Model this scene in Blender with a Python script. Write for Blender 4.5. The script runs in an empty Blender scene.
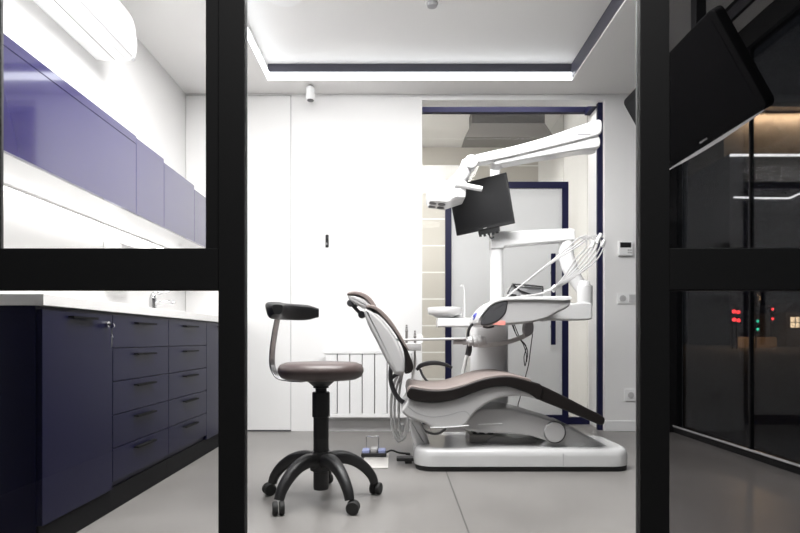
import bpy, bmesh, math, random
from mathutils import Vector, Matrix
random.seed(4)
S = bpy.context.scene
COL = S.collection
PI = math.pi
F, VX, VY, CZ = 550.0, 397.0, 339.0, 0.75     # focal length (px), vanishing point, eye height


def P(px, py, d):
    """photo measurement at distance d -> metres (x, z)"""
    return ((px - VX) / F * d, CZ + (VY - py) / F * d)


def P3(px, py, d):
    x, z = P(px, py, d)
    return Vector((x, d, z))


def PL(pts, d):
    return [P(a, b, d) for a, b in pts]


def P3L(pts, d):
    return [P3(a, b, d) for a, b in pts]


# ------------------------------------------------------------------ materials
def mat(name, col, rough=0.5, metal=0.0, coat=0.0, noise=0.0, nscale=8.0, emit=None, estr=0.0, bump=0.0, spec=0.5):
    m = bpy.data.materials.new(name)
    m.use_nodes = True
    nt = m.node_tree
    b = nt.nodes['Principled BSDF']
    b.inputs['Base Color'].default_value = (*col, 1)
    b.inputs['Roughness'].default_value = rough
    b.inputs['Metallic'].default_value = metal
    b.inputs['Coat Weight'].default_value = coat
    b.inputs['Coat Roughness'].default_value = 0.05
    b.inputs['Specular IOR Level'].default_value = spec
    if emit:
        b.inputs['Emission Color'].default_value = (*emit, 1)
        b.inputs['Emission Strength'].default_value = estr
    if noise or bump:
        tc = nt.nodes.new('ShaderNodeTexCoord')
        nz = nt.nodes.new('ShaderNodeTexNoise')
        nz.inputs['Scale'].default_value = nscale
        nz.inputs['Detail'].default_value = 5
        nt.links.new(tc.outputs['Object'], nz.inputs['Vector'])
        if noise:
            mx = nt.nodes.new('ShaderNodeMix')
            mx.data_type = 'RGBA'
            mx.inputs['A'].default_value = (*[c * (1 - noise) for c in col], 1)
            mx.inputs['B'].default_value = (*[min(1, c * (1 + noise)) for c in col], 1)
            nt.links.new(nz.outputs['Fac'], mx.inputs['Factor'])
            nt.links.new(mx.outputs['Result'], b.inputs['Base Color'])
        if bump:
            bp = nt.nodes.new('ShaderNodeBump')
            bp.inputs['Strength'].default_value = bump
            bp.inputs['Distance'].default_value = 0.002
            nt.links.new(nz.outputs['Fac'], bp.inputs['Height'])
            nt.links.new(bp.outputs['Normal'], b.inputs['Normal'])
    return m


def emis(name, col, strength):
    m = bpy.data.materials.new(name)
    m.use_nodes = True
    nt = m.node_tree
    nt.nodes.clear()
    o = nt.nodes.new('ShaderNodeOutputMaterial')
    e = nt.nodes.new('ShaderNodeEmission')
    e.inputs['Color'].default_value = (*col, 1)
    e.inputs['Strength'].default_value = strength
    nt.links.new(e.outputs[0], o.inputs[0])
    return m


def glass(name, tint=(1, 1, 1), ior=1.45, boost=1.0, haze=0.0, hazecol=(.9, .93, .95)):
    m = bpy.data.materials.new(name)
    m.use_nodes = True
    nt = m.node_tree
    nt.nodes.clear()
    o = nt.nodes.new('ShaderNodeOutputMaterial')
    t = nt.nodes.new('ShaderNodeBsdfTransparent')
    t.inputs['Color'].default_value = (*tint, 1)
    g = nt.nodes.new('ShaderNodeBsdfGlossy')
    g.inputs['Roughness'].default_value = 0.0
    fr = nt.nodes.new('ShaderNodeFresnel')
    fr.inputs['IOR'].default_value = ior
    mu = nt.nodes.new('ShaderNodeMath')
    mu.operation = 'MULTIPLY'
    mu.use_clamp = True
    mu.inputs[1].default_value = boost
    nt.links.new(fr.outputs[0], mu.inputs[0])
    mx = nt.nodes.new('ShaderNodeMixShader')
    nt.links.new(mu.outputs[0], mx.inputs[0])
    base = t.outputs[0]
    if haze:
        tl = nt.nodes.new('ShaderNodeBsdfTranslucent')
        tl.inputs['Color'].default_value = (*hazecol, 1)
        df = nt.nodes.new('ShaderNodeBsdfDiffuse')
        df.inputs['Color'].default_value = (*hazecol, 1)
        m1 = nt.nodes.new('ShaderNodeMixShader')
        m1.inputs[0].default_value = 0.5
        nt.links.new(tl.outputs[0], m1.inputs[1])
        nt.links.new(df.outputs[0], m1.inputs[2])
        m2 = nt.nodes.new('ShaderNodeMixShader')
        m2.inputs[0].default_value = haze
        nt.links.new(t.outputs[0], m2.inputs[1])
        nt.links.new(m1.outputs[0], m2.inputs[2])
        base = m2.outputs[0]
    nt.links.new(base, mx.inputs[1])
    nt.links.new(g.outputs[0], mx.inputs[2])
    nt.links.new(mx.outputs[0], o.inputs[0])
    return m


M = {
    'wall': mat('wall_paint', (.82, .815, .81), .6, noise=.01, nscale=3),
    'ceil': mat('ceiling_paint', (.78, .77, .76), .7, noise=.01, nscale=3),
    'white': mat('white_lacquer', (.82, .82, .82), .3),
    'whiteg': mat('white_gloss_plastic', (.80, .80, .80), .22, coat=.3),
    'basew': mat('white_base_enamel', (.60, .60, .60), .25, coat=.3),
    'offw': mat('light_grey_plastic', (.50, .495, .495), .3, coat=.2),
    'grey': mat('mid_grey_plastic', (.36, .36, .37), .35),
    'dgrey': mat('dark_grey_plastic', (.07, .07, .075), .4),
    'black': mat('black_plastic', (.014, .014, .015), .45),
    'blackm': mat('black_satin', (.02, .02, .021), .35),
    'frame': mat('charcoal_powder_coat', (.040, .040, .041), .55, noise=.05, nscale=40),
    'navy': mat('navy_lacquer', (.0062, .0062, .026), .34, noise=.04, nscale=3, spec=.15),
    'navyg': mat('navy_gloss_lacquer', (.036, .031, .105), .10, coat=1.0),
    'navyf': mat('navy_frame_coat', (.004, .0045, .036), .5, spec=.3),
    'top': mat('white_worktop', (.70, .69, .68), .4, noise=.03, nscale=30),
    'chrome': mat('brushed_steel', (.62, .62, .63), .25, metal=1),
    'steel': mat('dull_steel', (.42, .42, .43), .35, metal=1),
    'brown': mat('taupe_leather', (.225, .185, .172), .5, bump=.15, nscale=160),
    'darkbr': mat('dark_leather', (.012, .0095, .009), .45, spec=.3, bump=.15, nscale=160),
    'stoolb': mat('brown_leather', (.078, .057, .054), .40, bump=.1, nscale=160),
    'plinth': mat('black_plinth', (.005, .005, .006), .7, spec=.15),
    'rubber': mat('black_rubber', (.018, .018, .018), .7),
    'hose': mat('grey_hose', (.58, .58, .57), .45),
    'screen': mat('dark_screen', (.016, .016, .017), .3),
    'tvscreen': mat('dark_television_screen', (.008, .008, .009), .45, spec=.05),
    'tvblack': mat('matt_black_casing', (.008, .008, .0085), .6, spec=.06),
    'blue': mat('blue_plastic', (.02, .03, .30), .35),
    'paleblue': mat('pale_blue_pad', (.32, .36, .62), .35),
    'salmon': mat('salmon_panel', (.85, .33, .28), .4, emit=(.9, .3, .25), estr=.15),
    'strip': mat('dark_anodised_strip', (.055, .055, .075), .4, noise=.06, nscale=9),
    'track': mat('grey_track', (.22, .22, .24), .5),
    'plate': mat('beige_sheet_metal', (.55, .53, .50), .35),
    'led': emis('led_white', (.95, .97, 1.0), 5.0),
    'ledu': emis('led_cabinet', (1.0, .98, .96), 14.0),
    'reflglow': emis('reflection_glow', (1.0, .97, .93), 5.0),  # glow for the added lines that imitate window reflections
    'red': emis('signal_red', (1.0, .05, .05), 8.0),
    'green': emis('signal_green', (.05, .9, .5), 4.5),
    'warmw': emis('lit_window', (1.0, .72, .42), 5.5),
    'glass': glass('clear_glass', (.985, .99, .99), 1.30),
    'smoke': glass('smoked_glass', (.545, .54, .545), 1.3),
    'night': glass('window_glass', (.85, .87, .89), 1.5, boost=.27),
    'bglass': glass('clear_partition_glass', (.975, .98, .975), 1.3),
    'frost': glass('frosted_door_glass', (.95, .96, .97), 1.4, haze=.82, hazecol=(.96, .97, .98)),
    'asphalt': mat('asphalt', (.05, .05, .052), .9, noise=.2, nscale=.6),
    'facade': mat('plaster_facade', (.30, .24, .19), .8, noise=.3, nscale=1.2),
    'hood': mat('dark_grey_metal', (.03, .027, .027), .5),
    'hood2': mat('grey_metal', (.17, .16, .155), .4),
}


def floor_mat():
    m = mat('grey_screed_floor', (.2, .2, .2), .32)
    nt = m.node_tree
    b = nt.nodes['Principled BSDF']
    tc = nt.nodes.new('ShaderNodeTexCoord')
    nz = nt.nodes.new('ShaderNodeTexNoise')
    nz.inputs['Scale'].default_value = 1.6
    nz.inputs['Detail'].default_value = 7
    nz.inputs['Roughness'].default_value = .62
    nt.links.new(tc.outputs['Object'], nz.inputs['Vector'])
    cr = nt.nodes.new('ShaderNodeValToRGB')
    cr.color_ramp.elements[0].position = .3
    cr.color_ramp.elements[0].color = (.165, .157, .150, 1)
    cr.color_ramp.elements[1].position = .72
    cr.color_ramp.elements[1].color = (.228, .218, .209, 1)
    nt.links.new(nz.outputs['Fac'], cr.inputs[0])
    # saw-cut joints along the depth of the room, 2.6 m apart
    sep = nt.nodes.new('ShaderNodeSeparateXYZ')
    nt.links.new(tc.outputs['Object'], sep.inputs[0])

    def line(sock, off, period):
        a = nt.nodes.new('ShaderNodeMath'); a.operation = 'ADD'; a.inputs[1].default_value = off
        nt.links.new(sock, a.inputs[0])
        w = nt.nodes.new('ShaderNodeMath'); w.operation = 'PINGPONG'; w.inputs[1].default_value = period / 2
        nt.links.new(a.outputs[0], w.inputs[0])
        c = nt.nodes.new('ShaderNodeMath'); c.operation = 'LESS_THAN'; c.inputs[1].default_value = .0032
        nt.links.new(w.outputs[0], c.inputs[0])
        return c.outputs[0]
    l1 = line(sep.outputs['X'], -.278, 2.6)
    mx = nt.nodes.new('ShaderNodeMix'); mx.data_type = 'RGBA'
    nt.links.new(l1, mx.inputs['Factor'])
    nt.links.new(cr.outputs[0], mx.inputs['A'])
    mx.inputs['B'].default_value = (.07, .068, .065, 1)
    nt.links.new(mx.outputs['Result'], b.inputs['Base Color'])
    n2 = nt.nodes.new('ShaderNodeMapRange')
    n2.inputs['To Min'].default_value = .24
    n2.inputs['To Max'].default_value = .42
    nt.links.new(nz.outputs['Fac'], n2.inputs['Value'])
    nt.links.new(n2.outputs[0], b.inputs['Roughness'])
    return m


def tile_mat():
    m = mat('beige_wall_tile', (.7, .66, .60), .35)
    nt = m.node_tree
    b = nt.nodes['Principled BSDF']
    tc = nt.nodes.new('ShaderNodeTexCoord')
    sep = nt.nodes.new('ShaderNodeSeparateXYZ')
    nt.links.new(tc.outputs['Object'], sep.inputs[0])
    a = nt.nodes.new('ShaderNodeMath'); a.operation = 'ADD'; a.inputs[1].default_value = .05
    nt.links.new(sep.outputs['Z'], a.inputs[0])
    w = nt.nodes.new('ShaderNodeMath'); w.operation = 'PINGPONG'; w.inputs[1].default_value = .16
    nt.links.new(a.outputs[0], w.inputs[0])
    c = nt.nodes.new('ShaderNodeMath'); c.operation = 'LESS_THAN'; c.inputs[1].default_value = .008
    nt.links.new(w.outputs[0], c.inputs[0])
    mx = nt.nodes.new('ShaderNodeMix'); mx.data_type = 'RGBA'
    nt.links.new(c.outputs[0], mx.inputs['Factor'])
    mx.inputs['A'].default_value = (.60, .575, .535, 1)
    mx.inputs['B'].default_value = (.9, .9, .88, 1)
    nt.links.new(mx.outputs['Result'], b.inputs['Base Color'])
    return m


M['floor'] = floor_mat()
M['tile'] = tile_mat()


# ------------------------------------------------------------------ mesh helpers
def BM():
    return bmesh.new()


def box(bm, x0, x1, y0, y1, z0, z1, mi=0):
    v = [bm.verts.new((x, y, z)) for z in (z0, z1) for y in (y0, y1) for x in (x0, x1)]
    for q in ((0, 2, 3, 1), (4, 5, 7, 6), (0, 1, 5, 4), (2, 6, 7, 3), (0, 4, 6, 2), (1, 3, 7, 5)):
        f = bm.faces.new([v[i] for i in q])
        f.material_index = mi
    return bm


def mbox(bm, mtx, sx, sy, sz):
    n = len(bm.verts)
    bm.verts.ensure_lookup_table()
    box(bm, -sx / 2, sx / 2, -sy / 2, sy / 2, -sz / 2, sz / 2)
    bm.verts.ensure_lookup_table()
    for v in bm.verts[n:]:
        v.co = mtx @ v.co
    return bm


def loft(bm, rings, cap0=True, cap1=True, closed=True, mi=0):
    vs = [[bm.verts.new(p) for p in r] for r in rings]
    n = len(vs[0])
    for a, b in zip(vs[:-1], vs[1:]):
        for i in range(n if closed else n - 1):
            j = (i + 1) % n
            try:
                f = bm.faces.new((a[i], a[j], b[j], b[i]))
                f.material_index = mi
            except ValueError:
                pass
    if cap0:
        bm.faces.new(list(reversed(vs[0]))).material_index = mi
    if cap1:
        bm.faces.new(vs[-1]).material_index = mi
    return bm


def lathe(bm, prof, c=(0, 0, 0), n=40, axis=None):
    """prof: list of (r, h) along axis (default +Z)"""
    c = Vector(c)
    q = Vector((0, 0, 1)).rotation_difference(Vector(axis).normalized()) if axis else None
    rings = []
    for r, h in prof:
        ring = []
        for i in range(n):
            a = 2 * PI * i / n
            p = Vector((max(r, 1e-4) * math.cos(a), max(r, 1e-4) * math.sin(a), h))
            if q:
                p = q @ p
            ring.append(c + p)
        rings.append(ring)
    return loft(bm, rings)


def cyl(bm, a, b, r, r2=None, n=24, bev=0.0):
    a, b = Vector(a), Vector(b)
    L = (b - a).length
    r2 = r if r2 is None else r2
    if bev:
        prof = [(r - bev, 0), (r - bev * .3, bev * .3), (r, bev), (r2, L - bev), (r2 - bev * .3, L - bev * .3), (r2 - bev, L)]
    else:
        prof = [(r, 0), (r2, L)]
    return lathe(bm, prof, a, n, b - a)


def catmull(pts, n=6, closed=False):
    pts = [Vector(p) for p in pts]
    out = []
    m = len(pts)
    for i in range(m if closed else m - 1):
        if closed:
            p0, p1, p2, p3 = pts[(i - 1) % m], pts[i], pts[(i + 1) % m], pts[(i + 2) % m]
        else:
            p1, p2 = pts[i], pts[i + 1]
            p0 = pts[i - 1] if i else p1 * 2 - p2
            p3 = pts[i + 2] if i + 2 < m else p2 * 2 - p1
        d1, d2, d3 = [max((b_ - a_).length, 1e-6) ** .5 for a_, b_ in ((p0, p1), (p1, p2), (p2, p3))]
        m1 = ((p1 - p0) / d1 - (p2 - p0) / (d1 + d2) + (p2 - p1) / d2) * d2
        m2 = ((p2 - p1) / d2 - (p3 - p1) / (d2 + d3) + (p3 - p2) / d3) * d2
        for k in range(n):
            t = k / n
            out.append(p1 * (2 * t ** 3 - 3 * t * t + 1) + m1 * (t ** 3 - 2 * t * t + t) + p2 * (3 * t * t - 2 * t ** 3) + m2 * (t ** 3 - t * t))
    if not closed:
        out.append(pts[-1])
    return out


def tube(bm, pts, r, n=12, smooth=6, sec=None, up0=None):
    """r: number or list per control point; sec: (half width along Y, half thickness) flat section"""
    rs = r if isinstance(r, (list, tuple)) else [r] * len(pts)
    if smooth:
        P_ = catmull(pts, smooth)
        R_ = []
        for i in range(len(rs) - 1):
            R_ += [rs[i] + (rs[i + 1] - rs[i]) * k / smooth for k in range(smooth)]
        R_.append(rs[-1])
    else:
        P_ = [Vector(p) for p in pts]
        R_ = list(rs)
    rings = []
    nrm = None
    for i, p in enumerate(P_):
        t = (P_[min(i + 1, len(P_) - 1)] - P_[max(i - 1, 0)]).normalized()
        if nrm is None:
            up = Vector((0, 1, 0)) if abs(t.y) < .9 else Vector((1, 0, 0))
            up = up0 or up
            nrm = (up - t * up.dot(t)).normalized()
        else:
            nrm = (nrm - t * nrm.dot(t)).normalized()
        bn = t.cross(nrm)
        ring = []
        for k in range(n):
            a = 2 * PI * k / n
            if sec:
                c_, s_ = math.cos(a), math.sin(a)
                e = .45
                ring.append(p + nrm * (sec[0] * math.copysign(abs(c_) ** e, c_)) * R_[i] + bn * (sec[1] * math.copysign(abs(s_) ** e, s_)) * R_[i])
            else:
                ring.append(p + (nrm * math.cos(a) + bn * math.sin(a)) * R_[i])
        rings.append(ring)
    return loft(bm, rings)


def area2(pr):
    return sum(pr[i][0] * pr[(i + 1) % len(pr)][1] - pr[(i + 1) % len(pr)][0] * pr[i][1] for i in range(len(pr)))


def inset_dirs(pr, d):
    """inward offset vector of every point of a CCW outline, limited by the local thickness"""
    n = len(pr)
    V = [Vector(p) for p in pr]
    out = []
    for i in range(n):
        a, b, c = V[i - 1], V[i], V[(i + 1) % n]
        e1 = (b - a); e2 = (c - b)
        e1 = e1.normalized() if e1.length > 1e-9 else Vector((1, 0))
        e2 = e2.normalized() if e2.length > 1e-9 else e1
        n1 = Vector((-e1.y, e1.x)); n2 = Vector((-e2.y, e2.x))
        k = n1 + n2
        k = (k if k.length > 1e-6 else n1).normalized()
        lim = d / max(.7, k.dot(n1))
        for j in range(n):
            if j in (i, (i - 1) % n):
                continue
            p, q = V[j], V[(j + 1) % n]
            sg = q - p
            den = k.x * sg.y - k.y * sg.x
            if abs(den) < 1e-12:
                continue
            w = p - b
            tt = (w.x * sg.y - w.y * sg.x) / den
            uu = (w.x * k.y - w.y * k.x) / den
            if tt > 1e-6 and -.01 <= uu <= 1.01:
                lim = min(lim, tt * .38)
        out.append([k, lim])
    lims = [o[1] for o in out]
    for _ in range(3):
        lims = [min(lims[i], (lims[i - 1] + lims[i] + lims[(i + 1) % n]) / 3) for i in range(n)]
    return [(o[0], l) for o, l in zip(out, lims)]


def prism(bm, prof, y0, y1, b=0.0, seg=4, mi=0):
    """outline in X-Z extruded in Y with rounded rims of radius b"""
    pr = [tuple(p)[:2] for p in prof]
    if area2(pr) < 0:
        pr.reverse()
    rings = []
    if b:
        ds = inset_dirs(pr, b)
        for k in list(range(seg + 1)) + [-q for q in range(seg, -1, -1)]:
            t = abs(k) / seg * PI / 2
            f_ = 1 - math.sin(t)
            y = y0 + b * (1 - math.cos(t)) if len(rings) <= seg else y1 - b * (1 - math.cos(t))
            rings.append(([(p[0] + d_.x * l_ * f_, p[1] + d_.y * l_ * f_) for p, (d_, l_) in zip(pr, ds)], y))
    else:
        rings = [(pr, y0), (pr, y1)]
    return loft(bm, [[Vector((x, y, z)) for x, z in r] for r, y in rings], mi=mi)


def sm(pts, n=4):
    return [(v.x, v.y) for v in catmull([Vector((a, b, 0)) for a, b in pts], n, True)]


def rrect(x0, x1, z0, z1, r, n=5):
    out = []
    for cx, cz, a0 in ((x1 - r, z1 - r, 0), (x0 + r, z1 - r, PI / 2), (x0 + r, z0 + r, PI), (x1 - r, z0 + r, 1.5 * PI)):
        for k in range(n + 1):
            a = a0 + PI / 2 * k / n
            out.append((cx + r * math.cos(a), cz + r * math.sin(a)))
    return out


def wloc(o):
    v = Vector((0, 0, 0))
    while o:
        v += o.location
        o = o.parent
    return v


def obj(name, bm, m, parent=None, bev=0.0, angle=40, seg=2, mats=None):
    """link one mesh object; its vertices are given in world metres"""
    bmesh.ops.remove_doubles(bm, verts=bm.verts, dist=1e-6)
    bmesh.ops.recalc_face_normals(bm, faces=bm.faces)
    me = bpy.data.meshes.new(name)
    if parent:
        off = wloc(parent)
    else:
        xs = [v.co for v in bm.verts]
        off = Vector(((min(v.x for v in xs) + max(v.x for v in xs)) / 2, (min(v.y for v in xs) + max(v.y for v in xs)) / 2, min(v.z for v in xs)))
    for v in bm.verts:
        v.co -= off
    for f in bm.faces:
        f.smooth = True
    bm.to_mesh(me)
    bm.free()
    me.set_sharp_from_angle(angle=math.radians(angle))
    me.materials.append(m)
    for x in mats or ():
        me.materials.append(x)
    o = bpy.data.objects.new(name, me)
    COL.objects.link(o)
    if parent:
        o.parent = parent
    else:
        o.location = off
    if bev:
        b = o.modifiers.new('Bevel', 'BEVEL')
        b.width = bev
        b.segments = seg
        b.limit_method = 'ANGLE'
        b.angle_limit = math.radians(40)
        b.harden_normals = True
    else:
        wn_ = o.modifiers.new('WeightedNormal', 'WEIGHTED_NORMAL')
        wn_.keep_sharp = True
        wn_.weight = 60
    return o


def bx(name, x0, x1, y0, y1, z0, z1, m, parent=None, bev=0.0):
    return obj(name, box(BM(), x0, x1, y0, y1, z0, z1), m, parent, bev)


def thing(name, label, cat, loc=(0, 0, 0), group=None):
    o = bpy.data.objects.new(name, None)
    o.empty_display_size = .05
    COL.objects.link(o)
    o.location = loc
    return tag(o, label, cat, group)


def tag(o, label, cat, group=None):
    o['label'] = label
    o['category'] = cat
    if group:
        o['group'] = group
    return o


def struct(o):
    o['kind'] = 'structure'
    return o


def sempty(name, loc=(0, 0, 0)):
    o = bpy.data.objects.new(name, None)
    COL.objects.link(o)
    o.location = loc
    return struct(o)


# ================================================================== ROOM SHELL
XL, XR = -1.72, 2.25
YB = 4.48          # back wall
YF = 1.45          # black glazed front partition
ZC = 2.745         # ceiling
ZT = 2.868         # raised tray
YG = 4.85          # recessed glazed wall
YR = 6.6           # far wall of the room beyond

o = bx('floor', -1.9, 2.32, -1.2, 6.8, -.1, 0, M['floor']); struct(o)
o['label'] = 'grey polished screed floor'; o.location = (0, 0, 0)
for v in o.data.vertices:
    v.co += Vector((.21, 2.8, -.1))
struct(bx('wall_left', XL - .12, XL, YF, YB + .12, 0, 3.0, M['wall']))
b = BM()
box(b, XL, .204, YB, YB + .12, 0, ZC + .1)
box(b, 1.694, XR + .08, YB, YB + .12, 0, ZC + .1)
box(b, .204, 1.694, YB, YB + .12, 2.697, ZC + .1)
struct(obj('wall_back', b, M['wall']))
b = BM()
TX0, TX1, TY0, TY1 = -.994, 1.348, 1.75, 4.237
box(b, XL, TX0, YF, YB, ZC, ZT + .1)
box(b, TX1, XR + .1, YF, YB, ZC, ZT + .1)
box(b, TX0, TX1, YF, TY0, ZC, ZT + .1)
box(b, TX0, TX1, TY1, YB, ZC, ZT + .1)
box(b, TX0, TX1, TY0, TY1, ZT, ZT + .1)
struct(obj('ceiling', b, M['ceil']))
# dark strips on the upright faces of the tray
b = BM()
box(b, TX0, TX1, TY1 - .006, TY1, ZC + .058, ZT)
struct(obj('trim_1', b, M['strip']))
b = BM()
box(b, TX1 - .006, TX1, TY0, TY1 - .006, ZC + .012, ZT)
struct(obj('trim_2', b, M['strip']))
# recessed curtain slot along the window
b = BM()
box(b, 1.985, 2.000, YF + .1, YB - .02, ZC - .012, ZC)
box(b, 2.085, 2.100, YF + .1, YB - .02, ZC - .012, ZC)
tr = struct(obj('trim_3', b, M['black']))
struct(bx('trim_4', 2.001, 2.084, YF + .1, YB - .02, ZC - .004, ZC, M['track']))
# baseboards
struct(bx('baseboard_back', -.59, .204, YB - .012, YB, 0, .085, M['wall']))
struct(bx('baseboard_right', 1.694, XR - .06, YB - .014, YB, 0, .085, M['white'], bev=.003))

# flush door beside the cabinets
d1 = sempty('door_1', (-1.29, YB, 0))
bx('door_leaf', XL + .004, -.866, YB - .012, YB - .0005, .012, 2.725, M['wall'], d1)
bx('door_gap', XL + .004, -.860, YB - .004, YB - .0004, 2.725, 2.731, M['dgrey'], d1)
bx('door_gap', -.866, -.862, YB - .004, YB - .0004, .012, 2.725, M['grey'], d1)
bx('threshold', XL + .004, -.862, YB - .010, YB - .0004, 0, .012, M['dgrey'], d1)

# ------------------------------------------------------------------ window wall on the right (night outside)
w2 = sempty('window_2', (XR, 3, 0))
bx('bottom_rail', XR - .03, XR + .04, YF + .04, YB - .06, 0, .045, M['black'], w2)
bx('bead', XR - .034, XR - .028, YF + .04, YB - .06, .045, .058, M['white'], w2)
bx('top_rail', XR - .03, XR + .04, YF + .04, YB - .06, 2.60, ZC, M['black'], w2)
bx('corner_post', XR - .06, XR + .04, YB - .06, YB, 0, ZC, M['black'], w2)
for y0, y1 in ((YF + .05, 3.496), (3.508, YB - .06)):
    bx('pane', XR, XR + .008, y0, y1, .045, 2.60, M['night'], w2)
bx('mullion', XR - .006, XR + .02, 3.496, 3.508, .045, 2.60, M['black'], w2)

# ------------------------------------------------------------------ front partition: black frames and glass
w1 = sempty('window_1', (0, YF, 0))


def fx(px):
    return (px - VX) / F * YF


def fz(py):
    return CZ + (VY - py) / F * YF


Y0, Y1 = YF, YF + .032
X_A0, X_A1 = fx(218), fx(244.5)
X_B0, X_B1 = fx(640.5), fx(670)
XO0, XO1 = -1.72, 2.25
for x0, x1 in ((XO0, XO0 + .06), (fx(-44), fx(-10)), (X_A0, X_A1), (X_B0, X_B1), (XO1 - .06, XO1)):
    bx('mullion', x0, x1, Y0, Y1, 0, ZC, M['frame'], w1, .003)
bx('head_rail', XO0 + .06, XO1 - .06, Y0 + .002, Y1 - .002, ZC - .07, ZC, M['frame'], w1, .003)
ZB0, ZB1 = fz(290), fz(248)
bx('transom', fx(-10), X_A0, Y0 + .002, Y1 - .002, ZB0, ZB1, M['frame'], w1, .003)
bx('transom', X_B1, XO1 - .06, Y0 + .002, Y1 - .002, ZB0, ZB1, M['frame'], w1, .003)
bx('bottom_rail', XO0 + .06, X_A0, Y0 + .002, Y1 - .002, 0, .09, M['frame'], w1, .003)
bx('bottom_rail', X_B1, XO1 - .06, Y0 + .002, Y1 - .002, 0, .09, M['frame'], w1, .003)
bx('floor_rail', X_A1, X_B0, Y0 + .004, Y1 - .004, 0, .02, M['frame'], w1)
b = BM()
box(b, fx(205), X_A0, Y0 + .006, Y1 - .004, ZB1, ZC - .07)
box(b, fx(-10), fx(-4), Y0 + .006, Y1 - .004, ZB1, ZC - .07)
box(b, fx(-4), fx(205), Y0 + .006, Y1 - .004, ZC - .10, ZC - .07)
obj('sash_frame', b, M['frame'], w1)
yg = YF + .014
bx('pane', fx(-4), fx(205), yg, yg + .006, ZB1, ZC - .1, M['glass'], w1)
bx('pane', fx(-10), X_A0, yg, yg + .006, .09, ZB0, M['glass'], w1)
bx('pane', X_A1, X_B0, yg, yg + .006, .02, ZC - .07, M['glass'], w1)
bx('pane', X_B1, XO1 - .06, yg, yg + .006, ZB1, ZC - .07, M['smoke'], w1)
bx('pane', X_B1, XO1 - .06, yg, yg + .006, .09, ZB0, M['smoke'], w1)
bx('pane', XO0 + .06, fx(-44), yg, yg + .006, .09, ZC - .07, M['glass'], w1)

# ------------------------------------------------------------------ recessed glazed wall with navy frames, room beyond
w3 = sempty('window_3', (.9, YG, 0))
ZH0, ZH1 = 2.743, 2.79
bx('head_rail', -.4, 1.694, YG - .02, YG + .03, ZH0, ZH1, M['navyf'], w3)
bx('side_rail', 1.648, 1.694, YB + .13, YG - .02, ZH0 - .03, ZH1 - .03, M['navyf'], w3)
bx('corner_post', 1.655, 1.694, YB + .045, YB + .085, 0, 2.697, M['navyf'], w3)
bx('bottom_rail', 1.50, 1.694, YG - .015, YG + .025, 0, .06, M['navyf'], w3)
bx('bottom_rail', -.4, .423, YG - .015, YG + .025, 0, .06, M['navyf'], w3)
bx('pane', -.4, .434, YG, YG + .01, .06, ZH0, M['bglass'], w3)
bx('pane', .440, 1.468, YG, YG + .01, 2.126, ZH0, M['bglass'], w3)
bx('pane', 1.474, 1.68, YG, YG + .01, .06, ZH0, M['bglass'], w3)
bx('pane', -.4, 1.68, YG, YG + .01, ZH1, 3.05, M['bglass'], w3)
d2 = sempty('door_2', (.96, YG, 0))
DX0, DX1, DZ = .423, 1.50, 2.126
bx('stile', DX0, DX0 + .053, YG - .04, YG - .002, .085, DZ - .055, M['navyf'], d2)
bx('stile', DX1 - .053, DX1, YG - .04, YG - .002, .085, DZ - .055, M['navyf'], d2)
bx('head', DX0, DX1, YG - .04, YG - .002, DZ - .055, DZ, M['navyf'], d2)
bx('kick_rail', DX0, DX1, YG - .04, YG - .002, 0, .085, M['navyf'], d2)
bx('pane', DX0 + .053, DX1 - .053, YG - .026, YG - .016, .085, DZ - .055, M['frost'], d2)
h = bx('handle', 1.333, 1.372, YG - .10, YG - .08, .70, 1.49, M['navyf'], d2, .004)
for z in (.86, 1.33):
    obj('standoff', cyl(BM(), (1.352, YG - .08, z), (1.352, YG - .026, z), .008), M['navyf'], h)
# alcove ceiling and room beyond
b = BM()
box(b, -1.2, 1.90, YR, YR + .1, 0, 3.2)
struct(obj('wall_far', b, M['tile']))
b = BM()
box(b, 1.694, 1.80, YB + .12, YR, 0, 3.2)
struct(obj('wall_alcove', b, M['wall']))
struct(bx('wall_beyond', -1.2, -1.1, YB + .12, YR, 0, 3.2, M['wall']))
struct(bx('ceiling_beyond', -1.1, 1.694, YB + .12, YR, 3.05, 3.15, M['wall']))

# ================================================================== FITTED CABINETS
FXF = -1.23        # front plane of the base units
ZW0, ZW1 = .866, .906


def handle_bar(x, y0, y1, z, parent, side=1):
    b = BM()
    box(b, x, x + .022, y0, y1, z, z + .005)
    box(b, x + .017, x + .022, y0, y1, z - .004, z)
    return obj('handle', b, M['tvblack'], parent)


def base_unit(y0, y1, kind, label):
    t = thing('base_cabinet', label, 'cabinet', (-1.48, (y0 + y1) / 2, 0), 'navy base cabinets under the worktop')
    bx('body', -1.715, FXF - .021, y0 + .001, y1 - .001, .10, ZW0, M['navy'], t)
    bx('plinth', -1.70, FXF - .012, y0 + .001, y1 - .001, 0, .10, M['plinth'], t)
    ym = (y0 + y1) / 2
    if kind == 'door':
        dz1 = ZW0 - .012
        d = bx('door', FXF - .020, FXF, y0 + .002, y1 - .002, .10, dz1, M['navy'], t, .0015)
        handle_bar(FXF, ym - .085, ym + .085, dz1 - .022, d)
        return t, d
    if kind == 'filler':
        bx('front_panel', FXF - .020, FXF, y0 + .002, y1 - .002, .10, ZW0 - .012, M['navy'], t, .0015)
        return t, None
    for k in range(5):
        z1 = .854 - k * .1455
        dr = bx('drawer', FXF - .020, FXF, y0 + .002, y1 - .002, max(z1 - .1425, .10), z1, M['navy'], t, .0015)
        handle_bar(FXF, ym - .1, ym + .1, z1 - .030, dr)
    return t, None


t, d = base_unit(1.905, 2.38, 'door', 'navy cabinet with one tall locked door at the near end of the worktop')
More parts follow.
